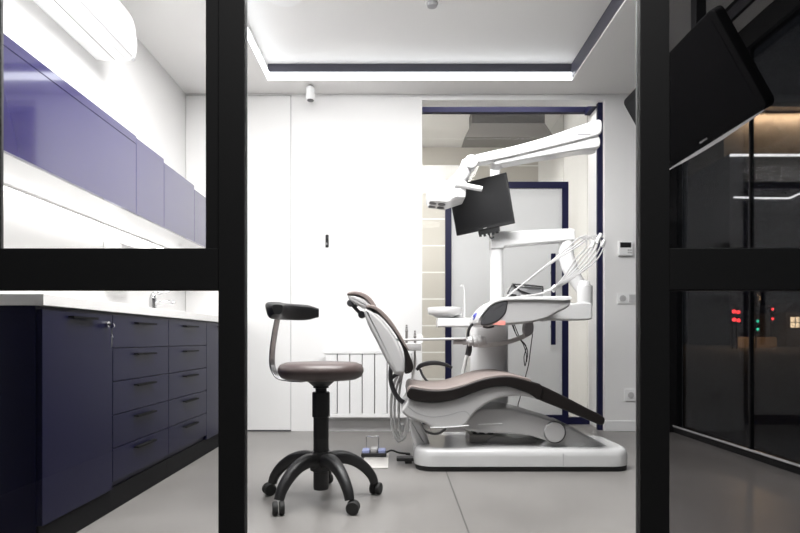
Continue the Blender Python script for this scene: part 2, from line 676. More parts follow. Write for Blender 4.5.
# cam lock with keys in it
yl, zl = 2.325, .812
lk = obj('lock', cyl(BM(), (FXF, yl, zl), (FXF + .012, yl, zl), .013), M['chrome'], d)
b = BM()
box(b, FXF + .012, FXF + .024, yl - .003, yl + .003, zl - .004, zl + .004)
cyl(b, (FXF + .025, yl - .003, zl - .006), (FXF + .025, yl + .003, zl - .006), .011)
obj('key', b, M['chrome'], lk)
b = BM()
tube(b, [(FXF + .025, yl, zl - .015), (FXF + .024, yl, zl - .04), (FXF + .03, yl, zl - .055)], .002, 6)
box(b, FXF + .022, FXF + .025, yl - .0015, yl + .0015, zl - .098, zl - .05)
obj('spare_key', b, M['steel'], lk)
# end panel of the first cabinet is a slab of its own with a visible joint
bx('end_panel', -1.715, FXF - .021, 1.902, 1.906, .0, ZW0, M['navy'], t)
base_unit(2.38, 2.963, 'drawers', 'navy cabinet of five drawers directly beside the locked door')
base_unit(2.963, 3.553, 'drawers', 'second navy cabinet of five drawers along the worktop')
base_unit(3.553, 4.14, 'door', 'navy door cabinet beyond the two drawer cabinets, partly hidden by the black post')

b = BM()
box(b, XL + .002, FXF + .012, 1.895, YB - .016, ZW0, ZW1)
tag(obj('worktop', b, M['top'], bev=.002), 'thick pale worktop slab lying across the navy base cabinets', 'countertop')

# tap
t = thing('basin_tap', 'chrome single lever mixer tap on the pale worktop', 'tap', (-1.5, 3.38, ZW1))
obj('body', cyl(BM(), (-1.5, 3.38, ZW1), (-1.5, 3.38, ZW1 + .10), .022, bev=.004), M['chrome'], t)
b = BM(); tube(b, [(-1.49, 3.38, ZW1 + .058), (-1.44, 3.38, ZW1 + .07), (-1.385, 3.38, ZW1 + .072), (-1.37, 3.38, ZW1 + .062)], .011)
obj('spout', b, M['chrome'], t)
b = BM(); tube(b, [(-1.5, 3.38, ZW1 + .10), (-1.495, 3.38, ZW1 + .118), (-1.455, 3.38, ZW1 + .126), (-1.40, 3.38, ZW1 + .136)], [.018, .014, .008, .006])
obj('lever', b, M['chrome'], t)
# dispenser under the wall cupboards
t = thing('wall_mounted_dispenser', 'white round topped dispenser on the wall under the navy wall cupboards', 'dispenser', (-1.66, 3.33, 1.08))
b = BM()
pts = [(XL + .001 - 0, 1.08), (-1.60, 1.08), (-1.595, 1.25), (-1.615, 1.31), (-1.65, 1.335), (XL + .001, 1.335)]
prism(b, pts, 3.22, 3.42, .012)
obj('housing', b, M['white'], t)
b = BM()
prism(b, [(XL + .001, 1.09), (-1.60, 1.09), (-1.598, 1.25), (-1.618, 1.305), (-1.65, 1.327), (XL + .001, 1.327)], 3.42, 3.445, .008)
obj('side_cap', b, M['grey'], t)

# wall cupboards
UX = -1.37
UZ0 = 1.408


def wall_unit(y0, y1, ztop, zpan, label, panes):
    t = thing('wall_cupboard', label, 'cupboard', ((XL + UX) / 2, (y0 + y1) / 2, UZ0), 'navy wall cupboards above the worktop')
    bx('carcass', XL + .001, UX - .021, y0 + .001, y1 - .001, UZ0 + .002, ztop - .002, M['white'], t)
    zs = zpan if zpan else ztop
    for a, c in panes:
        bx('door', UX - .020, UX, a + .0015, c - .0015, UZ0, zs - .002, M['navyg'], t, .0012)
    if zpan:
        bx('top_panel', UX - .020, UX + .001, y0 + .0015, y1 - .0015, zpan, ztop, M['navyg'], t, .001)
    return t


wall_unit(1.56, 2.89, 1.815, 1.775, 'long glossy navy wall cupboard below the air conditioner, nearest the black frame', [(1.56, 2.89)])
wall_unit(2.89, 3.235, 1.81, None, 'narrow navy wall cupboard next to the long lift up one', [(2.89, 3.235)])
wall_unit(3.235, 3.72, 1.79, None, 'navy wall cupboard just before the lower last one', [(3.235, 3.72)])
wall_unit(3.72, 4.30, 1.765, None, 'last navy wall cupboard, slightly lower than its neighbours, by the white door', [(3.72, 4.30)])
t = thing('under_cabinet_light', 'long thin lit strip lamp under the navy wall cupboards', 'lamp', (-1.66, 2.9, UZ0 - .014))
bx('profile', -1.700, -1.664, 1.60, 4.28, UZ0 - .010, UZ0 + .002, M['white'], t)
bx('diffuser', -1.696, -1.668, 1.62, 4.26, UZ0 - .014, UZ0 - .010, M['ledu'], t)

# ------------------------------------------------------------------ air conditioner
t = thing('air_conditioner', 'white split air conditioner on the left wall above the navy cupboards', 'air conditioner', (-1.6, 2.72, 2.35))
ay0, ay1 = 2.28, 3.15


def along_y(bm, prof, y0, y1, b):
    return prism(bm, prof, y0, y1, b, 5)


body = sm([(XL + .001, 2.346), (-1.69, 2.338), (-1.60, 2.333), (-1.53, 2.334), (-1.497, 2.350), (-1.482, 2.40), (-1.485, 2.47), (-1.50, 2.56), (-1.54, 2.625), (-1.62, 2.64), (XL + .001, 2.64)], 3)
b = BM(); along_y(b, body, ay0, ay1 + .02, .045)
obj('body', b, M['whiteg'], t)
b = BM(); box(b, -1.603, -1.598, ay0 + .04, ay1 - .03, 2.332, 2.338)
obj('louvre_slot', b, M['black'], t)
b = BM(); box(b, -1.597, -1.535, ay0 + .04, ay1 - .03, 2.331, 2.337)
obj('louvre', b, M['white'], t, .001)
b = BM(); box(b, -1.4985, -1.4955, ay0 + .04, ay1 - .04, 2.348, 2.352)
obj('panel_seam', b, M['grey'], t)
b = BM(); box(b, -1.515, -1.497, ay1 - .022, ay1 - .004, 2.340, 2.349)
obj('display', b, M['grey'], t)

# ================================================================== CEILING FITTINGS
b = BM()
box(b, TX0, TX1 + .0, TY1 - .012, TY1 - .0005, ZC - .002, ZC + .055)
box(b, TX0 + .0005, TX0 + .012, TY0, TY1 - .012, ZC - .002, ZC + .055)
tag(obj('cove_light', b, M['led']), 'white glowing led strip around the ceiling recess', 'light strip')
t = thing('ceiling_speaker', 'round grey ceiling speaker in the raised ceiling, cut by the top edge', 'speaker', (-.70, 3.37, ZT - .015))
obj('rim', lathe(BM(), [(.09, 0), (.118, .004), (.118, .015), (.09, .015)], (-.70, 3.37, ZT - .015)), M['white'], t)
obj('grille', lathe(BM(), [(.0, -.002), (.088, -.002), (.09, .002), (.09, .010)], (-.70, 3.37, ZT - .0125)), M['grey'], t)
t = thing('smoke_detector', 'small pale dome detector in the middle of the raised ceiling', 'detector', (.22, 3.44, ZT - .04))
obj('base', cyl(BM(), (.22, 3.44, ZT - .016), (.22, 3.44, ZT), .05, bev=.003), M['white'], t)
obj('dome', lathe(BM(), [(.012, -.022), (.03, -.018), (.036, 0), (.034, .004)], (.22, 3.44, ZT - .02)), M['grey'], t)
t = thing('ceiling_spotlight', 'small white cylinder fixture hanging from the ceiling near the white back wall', 'light', (-.68, 4.31, 2.62))
cx, cy = (310.5 - VX) / F * 4.33, 4.33
obj('bracket', cyl(BM(), (cx, cy, 2.725), (cx, cy, ZC), .018), M['offw'], t)
obj('housing', cyl(BM(), (cx, cy, 2.63), (cx, cy, 2.728), .034, bev=.004), M['white'], t)
obj('lens', cyl(BM(), (cx, cy, 2.626), (cx, cy, 2.631), .026), M['dgrey'], t)

# ================================================================== BACK WALL FITTINGS
t = thing('radiator', 'white flat panel radiator low on the back wall', 'radiator', (-.24, 4.42, .13))
ra, rb = -.575, .12
bx('shaded_back_panel', ra, rb, 4.40, 4.42, .15, .645, M['hood2'], t)  # darker grey puts the gap shade between the panels into the colour
n = 7
pw = (rb - ra) / n
for k in range(n):
    bx('panel', ra + k * pw + .0035, ra + (k + 1) * pw - .0035, 4.375, 4.40, .155, .632, M['white'], t, .004)
bx('top_cover', ra - .015, rb + .015, 4.368, 4.425, .632, .66, M['white'], t, .003)
bx('bottom_rail', ra, rb, 4.372, 4.42, .125, .155, M['white'], t, .003)
for x in (ra + .1, rb - .1):
    bx('wall_bracket', x - .015, x + .015, 4.42, YB, .3, .36, M['white'], t)
t = thing('wall_hook', 'small black fixture on the bare white back wall', 'hook', (-.57, 4.46, 1.5))
bx('back_plate', -.582, -.556, YB - .008, YB, 1.495, 1.60, M['black'], t, .003)
b = BM(); tube(b, [(-.569, YB - .008, 1.575), (-.569, YB - .035, 1.57), (-.569, YB - .04, 1.59)], .006, 8)
obj('peg', b, M['black'], t)
b = BM(); tube(b, [(-.569, YB - .008, 1.525), (-.569, YB - .03, 1.515), (-.569, YB - .035, 1.53)], .006, 8)
obj('peg', b, M['steel'], t)
t = thing('wall_mounted_thermostat', 'white wall thermostat with dark display above the light switches', 'thermostat', (1.85, 4.46, 1.42))
x0, z1 = P(617.5, 241.5, YB); x1, z0 = P(632, 256, YB)
bx('housing', x0, x1, YB - .025, YB, z0, z1, M['white'], t, .006)
bx('display', x0 + .012, x1 - .018, YB - .0265, YB - .02, z0 + .065, z1 - .012, M['black'], t)
for k in range(2):
    for j in range(2):
        bx('button', x1 - .045 + .019 * k, x1 - .030 + .019 * k, YB - .0275, YB - .02, z0 + .018 + .02 * j, z0 + .030 + .02 * j, M['offw'], t, .001)
t = thing('light_switch', 'white double switch plate below the thermostat', 'switch', (1.87, 4.47, 1.04))
x0, z1 = P(617, 293, YB); z0 = P(0, 304, YB)[1]; x1 = x0 + .165
bx('plate', x0, x1, YB - .010, YB, z0, z1, M['white'], t, .004)
xm = (x0 + x1) / 2
obj('dial', cyl(BM(), (x0 + .042, YB - .016, (z0 + z1) / 2), (x0 + .042, YB - .008, (z0 + z1) / 2), .026), M['offw'], t)
bx('rocker', xm + .012, x1 - .014, YB - .015, YB - .008, z0 + .014, z1 - .014, M['offw'], t, .002)
t = thing('wall_socket', 'white square power socket low on the wall', 'socket', (1.9, 4.47, .25))
x0, z1 = P(624.5, 389, YB); x1, z0 = P(636, 401, YB)
bx('plate', x0, x1, YB - .010, YB, z0, z1, M['white'], t, .004)
c = ((x0 + x1) / 2, (z0 + z1) / 2)
b = BM(); lathe(b, [(.018, 0), (.024, -.001), (.025, .008), (.018, .008)], (c[0], YB - .008, c[1]), 24, (0, -1, 0))
rc = obj('recess', b, M['offw'], t)
obj('insert', cyl(BM(), (c[0], YB - .013, c[1]), (c[0], YB - .009, c[1]), .014), M['grey'], t)

# ================================================================== SWIVEL STOOL
SX, SY = -.355, 2.57
t = thing('swivel_stool', 'round brown leather swivel stool on a black five star base', 'stool', (SX, SY, 0))
obj('seat', lathe(BM(), [(.0, .560), (.12, .560), (.165, .563), (.188, .575), (.199, .597), (.199, .612), (.190, .630), (.165, .640), (.10, .643), (.0, .643)], (SX, SY, 0), 64), M['stoolb'], t, angle=60)
obj('seat_plate', lathe(BM(), [(.02, .53), (.04, .532), (.062, .552), (.068, .561), (.0, .561)], (SX, SY, 0)), M['black'], t)
obj('swivel_neck', lathe(BM(), [(.026, .49), (.026, .52), (.036, .522), (.036, .535), (.0, .536)], (SX, SY, 0)), M['black'], t)
obj('gas_column', lathe(BM(), [(.03, .05), (.034, .05), (.0355, .06), (.0355, .385), (.041, .388), (.041, .498), (.038, .503), (.0, .503)], (SX, SY, 0)), M['black'], t)
obj('hub', lathe(BM(), [(.03, .13), (.050, .14), (.052, .21), (.046, .225), (.03, .228)], (SX, SY, 0)), M['black'], t)
for k in range(5):
    a = math.radians(-90 + 36 + 72 * k)
    u = Vector((math.cos(a), math.sin(a), 0))
    c = Vector((SX, SY, 0))
    side = Vector((-u.y, u.x, 0))
    # arched arm
    prof = [(.030, .186, .033), (.09, .194, .031), (.15, .178, .028), (.205, .140, .025), (.245, .092, .022), (.258, .058, .020)]
    rings = []
    ctrl = catmull([Vector(p) for p in prof], 5)
    for i, p in enumerate(ctrl):
        tn = (ctrl[min(i + 1, len(ctrl) - 1)] - ctrl[max(0, i - 1)])
        tn = Vector((tn.x, tn.y, 0)).normalized()
        nn = Vector((-tn.y, tn.x, 0))
        ring = []
        for q in range(14):
            an = 2 * PI * q / 14
            cs, sn = math.cos(an), math.sin(an)
            cs = math.copysign(abs(cs) ** .7, cs); sn = math.copysign(abs(sn) ** .7, sn)
            rr = p.x + nn.x * sn * p.z
            zz = p.y + nn.y * sn * p.z
            ring.append(c + u * rr + side * cs * p.z * .95 + Vector((0, 0, zz)))
        rings.append(ring)
    leg = obj('leg', loft(BM(), rings), M['black'], t, angle=60)
    e = c + u * .262
    fwd = Vector((math.cos(a + .9), math.sin(a + .9), 0))
    ax = Vector((-fwd.y, fwd.x, 0))
    b = BM()
    for s_ in (-1, 1):
        ctr = e + Vector((0, 0, .029)) + ax * (.014 * s_) + fwd * .012
        lathe(b, [(.010, -.011), (.026, -.011), (.029, -.006), (.029, .006), (.026, .011), (.010, .011)], ctr, 24, ax)
    w = obj('caster', b, M['rubber'], leg)
# back support
bp = Vector((SX - .165, SY, 0))
b = BM()
rings = []
nseg = 18
for i in range(nseg + 1):
    s_ = -1 + 2 * i / nseg
    ang = math.radians(157 + 56 * s_)
    k = (1 - abs(s_) ** 6) ** .5 if abs(s_) < 1 else 0
    k = max(.55, k)
    ctr = Vector((SX, SY, .882)) + Vector((math.cos(ang), math.sin(ang), 0)) * .212
    rad = Vector((math.cos(ang), math.sin(ang), 0))
    ring = []
    for q in range(20):
        an = 2 * PI * q / 20
        cs, sn = math.cos(an), math.sin(an)
        cs = math.copysign(abs(cs) ** .55, cs); sn = math.copysign(abs(sn) ** .55, sn)
        tap = 1 + .25 * sn
        ring.append(ctr + rad * cs * .040 * tap * k + Vector((0, 0, sn * .040 * k)))
    rings.append(ring)
loft(b, rings)
obj('backrest', b, mat('black_leather', (.018, .018, .019), .4, bump=.1, nscale=160), t, angle=60)
b = BM()
dirv = Vector((-1, -.14, 0))
pts = [(-.09, .548), (-.16, .550), (-.215, .562), (-.247, .61), (-.250, .68), (-.238, .77), (-.222, .852)]
pp = [Vector((SX, SY, 0)) + Vector((x * 1.02, -x * .476, z)) for x, z in pts]
tube(b, pp, 1.0, 16, 8, sec=(.021, .0035), up0=Vector((.423, .906, 0)))
obj('back_bracket', b, M['chrome'], t)

# ================================================================== DENTAL CHAIR
YN = 3.10
t = thing('dental_chair', 'reclined taupe and white dental chair on a long white floor base', 'dental chair', (.7, 3.35, 0))
BX0, BX1 = P(414.5, 0, YN)[0], P(634, 0, YN)[0]


def plan_loft(bm, x0, x1, y0, y1, r, zs):
    """rounded rectangle in plan, stacked at (z, inset)"""
    rings = []
    for z, i_ in zs:
        rings.append([Vector((x, y, z)) for x, y in rrect(x0 + i_, x1 - i_, y0 + i_, y1 - i_, max(r - i_, .01), 8)])
    return loft(bm, rings)


b = BM(); plan_loft(b, BX0 + .012, BX1 - .006, YN + .012, 3.58, .09, [(0, 0), (.032, 0)])
obj('base_skirt', b, M['rubber'], t)
b = BM(); plan_loft(b, BX0, BX1, YN, 3.6, .11, [(.030, .0), (.085, .0), (.108, .006), (.121, .016), (.128, .032), (.130, .06)])
base = obj('base', b, M['basew'], t, angle=60)
bx('base_joint', P(563, 0, YN)[0], P(563, 0, YN)[0] + .003, YN - .0006, YN + .01, .033, .105, M['grey'], base)
# raised fairing around the pivot
b = BM()
fair = sm(PL([(508, 457), (535, 449), (546, 441), (566, 425.5), (574, 428), (592, 438.5), (610, 447), (622, 456)], 3.18), 4)
prism(b, fair, 3.18, 3.52, .02)
obj('pivot_fairing', b, M['basew'], t, angle=60)
b = BM(); cyl(b, P3(555, 432.5, 3.135), P3(555, 432.5, 3.135) + Vector((0, .42, 0)), .058, bev=.006, n=40)
obj('pivot_disc', b, M['offw'], t)
b = BM(); lathe(b, [(.058, 0), (.0625, 0), (.0625, .03), (.058, .03)], P3(555, 432.5, 3.15), 40, (0, 1, 0))
obj('pivot_ring', b, M['dgrey'], t)
# rear fairing at the head end
b = BM()
prism(b, sm(PL([(409, 420), (418, 421), (425, 432), (432, 450), (434, 456), (417, 456), (414, 444)], 3.25), 3), 3.25, 3.5, .02)
obj('rear_fairing', b, M['whiteg'], t, angle=60)
# lift arms
b = BM()
arm = sm(PL([(463, 428.5), (466.6, 421.5), (478, 410.5), (495, 408.6), (511, 409), (530, 413.5), (548, 419), (562, 424), (566, 433), (556, 443), (543, 439.8), (530, 436), (500, 433.5), (480, 432.6)], 3.16), 4)
prism(b, arm, 3.16, 3.50, .014)
obj('lift_arm', b, M['offw'], t, angle=60)
b = BM()
prism(b, sm(PL([(494, 436), (515, 438), (540, 440), (540, 446), (515, 449), (494, 448), (486, 442)], 3.3), 3), 3.28, 3.46, .01)
obj('lower_link', b, M['offw'], t, angle=60)
# junction box standing on the base under the seat
jb = BM()
x0, z1 = P(469.5, 432, 3.3); x1, z0 = P(496, 446, 3.3)
box(jb, x0, x1, 3.3, 3.5, .128, .175)
jo = obj('junction_box', jb, M['plate'], t, .004)
b = BM(); box(b, x0 + .022, x1 - .012, 3.31, 3.47, .175, .225)
obj('connector_block', b, M['black'], jo, .004)
for dx, zz in ((.05, .195), (.1, .19)):
    obj('plug', cyl(BM(), (x0 + dx, 3.30, zz), (x0 + dx, 3.312, zz), .011), M['steel'], jo)
# seat shell
b = BM()
shell = PL([(401.6, 411), (405, 405), (410, 398.5), (424, 401), (440, 400.5), (458, 396.5), (474, 390), (492, 386), (510, 385), (526, 387), (540, 391), (541.5, 396), (540.5, 400), (531, 397.6),
            (522, 396.2), (504, 397.4), (491, 402), (478.5, 410), (471, 418), (466.3, 424.6), (461, 427.3), (447, 428.4), (433, 428.2), (426, 424.5), (412, 419.5), (405, 415.5)], 3.09)
prism(b, sm(shell, 3), 3.09, 3.61, .016)
sh = obj('seat_shell', b, M['offw'], t, angle=60)
b = BM()
tube(b, P3L([(407, 406), (417, 413), (432, 416.6), (448, 415), (460, 411.5), (466, 411.5), (470.5, 416.5)], 3.0905), .0022, 6)
obj('shell_seam', b, M['grey'], sh)
b = BM()
tube(b, P3L([(430, 427.6), (445, 427.4), (461, 426.2), (469, 425.6)], 3.085), .0035, 8)
obj('edge_glint', b, M['whiteg'], sh)  # white bar shaped as the reflection along the shell's lower edge
b = BM()
tube(b, P3L([(478, 424.6), (490, 424.0), (502, 423.6)], 3.158), .0035, 8)
obj('edge_glint', b, M['whiteg'], t)  # same modelled glint, continued along the lift arm
# seat cushion: dark body with a taupe upholstered top
YC0, YC1 = 3.07, 3.63
top_line = [(407.5, 391), (410.5, 387.2), (420, 388.6), (432, 390), (445, 389.6), (458, 387), (470, 383), (481, 379.3), (494, 376.6), (507, 375.8), (519, 377.6), (531, 381.2), (543, 386.2)]
bot_line = [(540, 400), (530, 394), (519, 390), (507, 386.6), (495, 387), (484, 389.4), (471, 394.2), (458, 399), (447, 401.6), (436, 402.8), (422, 402.4), (411, 400), (407, 396)]
b = BM()
prism(b, sm(PL(top_line + bot_line, YC0), 3), YC0, YC1, .012)
sc = obj('seat_cushion', b, M['darkbr'], t, angle=60)
b = BM()
tl = [(a, c - 1.6) for a, c in top_line[0:12]]
prism(b, sm(PL(tl + [(a, c + 3.4) for a, c in reversed(tl)], YC0 + .004), 3), YC0 + .004, YC1 - .004, .008)
obj('top_pad', b, M['brown'], sc, angle=60)
b = BM()
leg_poly = [(536, 384), (545, 386.8), (556, 392), (570, 399), (588, 408.5), (603.5, 416.6), (605.4, 419.5), (604, 424.6), (601, 425.4), (590, 420.6), (575, 414.4), (558, 407.6), (541, 400.6), (534, 396)]
prism(b, sm(PL(leg_poly, YC0 + .01), 3), YC0 + .01, YC1 - .01, .012)
obj('leg_rest', b, M['darkbr'], t, angle=60)
# backrest: widths taper upward a little
YK0, YK1 = 3.10, 3.58
b = BM()
bs = PL([(364.2, 309.5), (367.5, 308.6), (375, 313.6), (386, 324.6), (397.5, 341.6), (404, 359), (404.6, 370.5), (403.5, 374), (395, 374.4), (392.5, 371), (386, 360.6), (377, 342.4), (367, 322.6)], YK0)
prism(b, sm(bs, 3), YK0, YK1, .02)
bk = obj('backrest_shell', b, M['offw'], t, angle=60)
b = BM()
bc = PL([(366.5, 308.4), (372, 309.2), (379, 314.2), (389, 325), (398, 338.6), (404.4, 353), (405.6, 366), (405, 373.6), (409.5, 373.4), (412.6, 370.5), (413.4, 366), (409.5, 354.6), (402, 339.6), (395, 328), (386, 316.4), (376, 307.4), (370, 305.6), (366, 306.4)], YK0 + .004)
prism(b, sm(bc, 3), YK0 + .004, YK1 - .004, .014)
bcu = obj('backrest_cushion', b, M['darkbr'], t, angle=60)
b = BM()
br_ = PL([(366, 306.0), (370, 304.6), (377, 306.8), (387, 315.4), (396.5, 328), (403.6, 339.8), (409, 350.5), (406, 348), (400, 339), (392.5, 328.5), (383.5, 317.6), (376, 310.4), (370, 308), (366.4, 308)], YK0 - .001)
prism(b, sm(br_, 3), YK0 - .001, YK1 + .001, .006)
obj('front_pad', b, M['brown'], bcu, angle=60)
# backrest carrier
b = BM()
tube(b, [P3(a, c, 3.3) for a, c in ((391, 366), (390.5, 378), (393, 389), (399, 399), (406, 404))], [.013, .014, .014, .014, .015], 12, 6)
tube(b, [P3(a, c, 3.3) for a, c in ((390.6, 379), (394, 376), (399, 373), (404, 370))], [.012, .012, .013, .013], 12, 6)
obj('back_carrier', b, M['dgrey'], t, angle=60)
# headrest
YH0, YH1 = 3.2, 3.48
b = BM()
hs = PL([(348, 295.4), (356, 295.8), (364.6, 299.4), (370.5, 305.6), (371, 308), (366, 308.2), (360, 306.2), (353.5, 302.6), (349, 299.6)], YH0)
prism(b, sm(hs, 3), YH0, YH1, .012)
hsh = obj('headrest_shell', b, M['offw'], t, angle=60)
b = BM()
hc = PL([(347, 295), (347.6, 292.6), (354, 291), (362, 292.2), (369, 296), (374, 302), (375.4, 307), (373, 308), (370.6, 305), (364.6, 298.6), (356, 295), (349, 295.2)], YH0 - .004)
prism(b, sm(hc, 3), YH0 - .004, YH1 + .004, .008)
obj('headrest_cushion', b, M['brown'], hsh, angle=60)
b = BM()
tube(b, [P3(351, 303, 3.34), P3(356, 309, 3.34), P3(362, 315, 3.34)], .0115, 10, 4)
cyl(b, P3(350.2, 303, 3.31), P3(350.2, 303, 3.31) + Vector((0, .06, 0)), .021, n=20, bev=.004)
cyl(b, P3(361.5, 314.6, 3.305), P3(361.5, 314.6, 3.305) + Vector((0, .07, 0)), .022, n=20, bev=.004)
tube(b, [P3(355, 304.4, 3.34), P3(357.5, 306.4, 3.34)], .007, 8, 0)
obj('headrest_joint', b, M['dgrey'], t, angle=60)
# armrest on the far side
b = BM()
tube(b, P3L([(416.5, 370), (420, 366), (427, 363.4), (436, 362.8), (445, 364.6), (452, 367.6)], 3.66), [.62, .9, 1, .95, .75, .5], 16, 6, sec=(.032, .0165))
ar = obj('armrest', b, M['blackm'], t, angle=60)
b = BM()
tube(b, P3L([(420, 369), (423, 376), (428, 382), (436, 389), (440, 398)], 3.655), .008, 8, 6)
obj('arm_support', b, M['dgrey'], ar)
# black foot lever sticking out at the head end
b = BM()
box(b, P(396.5, 0, 3.3)[0], P(416, 0, 3.3)[0], 3.30, 3.36, .015, .036)
obj('foot_lever', b, M['black'], t, .005)
bx('lever_foot', P(405, 0, 3.3)[0], P(412, 0, 3.3)[0], 3.31, 3.35, 0, .015, M['black'], t)
# looping cable under the seat
b = BM()
tube(b, P3L([(419, 425), (424, 430), (432, 433.6), (440, 432.8), (446, 428)], 3.3), .008, 8, 6)
obj('cable', b, M['grey'], t)

# ================================================================== DENTAL UNIT
UY = 3.72
t = thing('dental_unit', 'white dental treatment unit with instrument tray, pole arm and rinse bowl behind the chair', 'dental unit', (.65, 3.8, 0))
xa, xb = P(471, 0, 3.70)[0], P(509.5, 0, 3.70)[0]
b = BM(); plan_loft(b, xa, xb, 3.70, 4.02, .05, [(0, .012), (.02, 0), (.84, 0), (.86, .006), (.868, .02)])
obj('cabinet_body', b, M['whiteg'], t, angle=50)
bx('floor_duct', .30, xa + .02, 3.66, 3.86, 0, .10, M['whiteg'], t, .02)
# bowl shelf and bowl
b = BM(); prism(b, rrect(P(437, 0, 3.8)[0], P(478, 0, 3.8)[0], P(0, 327, 3.8)[1], P(0, 318.6, 3.8)[1], .006), 3.72, 3.9, .008)
obj('bowl_shelf', b, M['whiteg'], t, angle=50)
cb = P3(444.5, 318, 3.82)
bz = cb.z
b = BM(); lathe(b, [(.05, -.002), (.062, .002), (.075, .016), (.105, .022), (.116, .034), (.119, .062), (.117, .070), (.110, .072), (.104, .066), (.09, .036), (.03, .026), (.0, .025)], cb, 48)
obj('rinse_bowl', b, M['whiteg'], t, angle=60)
b = BM(); lathe(b, [(.03, 0), (.042, .0), (.042, .065), (.03, .074)], P3(457, 318, 3.9), 28)
cup = obj('cup_holder', b, M['whiteg'], t)
b = BM(); tube(b, P3L([(464.5, 319), (464.6, 303), (464.5, 289), (463, 285.5), (460.5, 285.4)], 3.88), .0065, 10, 6)
obj('cup_filler', b, M['whiteg'], t)
# column
pc = P3(496.5, 0, UY)
px_, z0 = pc.x, .86
b = BM(); cyl(b, (px_, UY, z0), (px_, UY, 1.455), .044, n=36)
obj('pole', b, M['whiteg'], t)
b = BM(); cyl(b, (px_, UY + .055, 1.39), (px_, UY + .055, P(0, 166, UY + .05)[1]), .034, n=32)
obj('upper_pole', b, M['whiteg'], t)
# bridge arm
b = BM()
prism(b, [*PL([(490, 249.5), (490, 236), (491.6, 233.4), (495, 232.8), (569, 229.6), (572.4, 230.6), (573.2, 233), (573.2, 241.6), (566, 242), (503.4, 247.4), (502.6, 249.5)], UY)], UY - .05, UY + .05, .012)
obj('bridge_arm', b, M['whiteg'], t, angle=50)
b = BM(); lathe(b, [(.0455, 0), (.0465, .002), (.0465, .006), (.0455, .008)], (px_, UY, 1.350), 36)
obj('pole_ring', b, M['offw'], t)
# drop arm from the bridge to the hub
b = BM()
tube(b, P3L([(566.5, 240), (566, 252), (569, 266), (576, 280), (584, 292)], UY), [.047, .05, .052, .046, .04], 20, 6)
obj('drop_arm', b, M['whiteg'], t, angle=60)
b = BM(); cyl(b, P3(584.8, 306, 3.68), P3(584.8, 285.5, 3.68), .05, n=36, bev=.008)
lathe(b, [(.036, 0), (.038, .012), (.03, .03), (.02, .036)], P3(584.4, 286, 3.68), 28)
obj('hub', b, M['whiteg'], t, angle=50)
b = BM(); prism(b, sm(PL([(541, 310), (556, 306), (578, 302.6), (592, 303.4), (592.6, 311), (592, 319), (584, 320.2), (556, 320.2), (542, 320)], 3.62), 3), 3.62, 3.74, .014)
obj('tray_arm', b, M['whiteg'], t, angle=60)
# delivery tray
TY_0, TY_1 = 3.22, 3.62
b = BM()
prof = PL([(478, 321.5), (482, 312), (488, 305), (496, 300.2), (507, 299.0), (540, 298.6), (568, 298.2), (571, 299.6), (569.6, 306), (557, 313), (545, 319.3), (532, 322.4), (519, 323.8), (498, 325), (482, 325.6)], TY_0)
prism(b, sm(prof, 3), TY_0, TY_1, .014)
tray = obj('delivery_tray', b, M['offw'], t, angle=60)
b = BM()
prof = PL([(479, 318.5), (483, 310.6), (489, 304), (497, 299), (507, 297.0), (540, 296.6), (569, 296.2), (572, 297.2), (571.5, 299.8), (540, 300.2), (508, 300.4), (498, 302.2), (490, 306.6), (484, 313)], TY_0 - .012)
prism(b, sm(prof, 3), TY_0 - .012, TY_1 + .012, .006)
obj('tray_rim', b, M['whiteg'], tray, angle=60)
b = BM()
prof = PL([(480.4, 322), (484, 313), (490.5, 306.5), (498, 302.4), (508, 300.8), (507.8, 306), (505.6, 314), (499.6, 320.4), (491, 324.6), (482, 325.4)], TY_0 - .006)
prism(b, sm(prof, 3), TY_0 - .006, TY_0 + .16, .012)
obj('control_panel', b, M['dgrey'], tray, angle=60)
b = BM(); prism(b, PL([(492.5, 324.6), (500.5, 320.6), (505.5, 320.8), (505.5, 325.2)], TY_0 - .002), TY_0 - .002, TY_0 + .1, .002)
obj('indicator', b, M['salmon'], tray)
b = BM()
tube(b, P3L([(483, 326.6), (488, 327.6), (494, 326.4)], TY_0 + .05), .006, 8, 4)
obj('grip', b, M['black'], tray)
b = BM(); tube(b, P3L([(474.5, 316.6), (478, 318.2), (482, 315.6)], TY_0 + .2), [.022, .020, .012], 10, 3)
tube(b, P3L([(477.5, 319), (476, 316.4), (479.5, 313.2)], TY_0 + .22), [.018, .02, .010], 10, 3)
obj('syringe_tip', b, M['blue'], tray)
# whip hoses
for k in range(6):
    y = TY_0 + .10 + .05 * k
    tx = 584 + 3.6 * k
    pts = [P3(520 + k * 3, 296.2, y), P3(541, 293.4 - .3 * k, y), P3(555 + .8 * k, 286.6, y), P3(565 + 3.0 * k, 275 - .4 * k, y), P3(575 + 4.4 * k, 259.5, y), P3(tx + 2.5, 246 - .4 * k, y), P3(tx + 1, 239 - .3 * k, y), P3(tx - 6, 236.8 - .3 * k, y + .01)]
    if k >= 4:
        pts = pts[:-1] + [P3(tx - 7, 235.6, y), P3(572 + 4 * (k - 4), 247.5, y), P3(544, 268.5, y), P3(507 + 2 * (k - 4), 296.4, y)]
    b = BM(); tube(b, pts, .0047, 8, 6)
    obj('hose', b, M['offw'], tray)
b = BM(); tube(b, P3L([(586.5, 235.2), (578, 238.6), (566, 249), (540, 270.5), (507, 296.6)], TY_0 + .08), .0047, 8, 6)
obj('hose', b, M['offw'], tray)
b = BM(); tube(b, P3L([(552, 290.5), (556, 286.4)], TY_0 + .22), .018, 10, 0)
obj('hose_clip', b, M['whiteg'], tray)
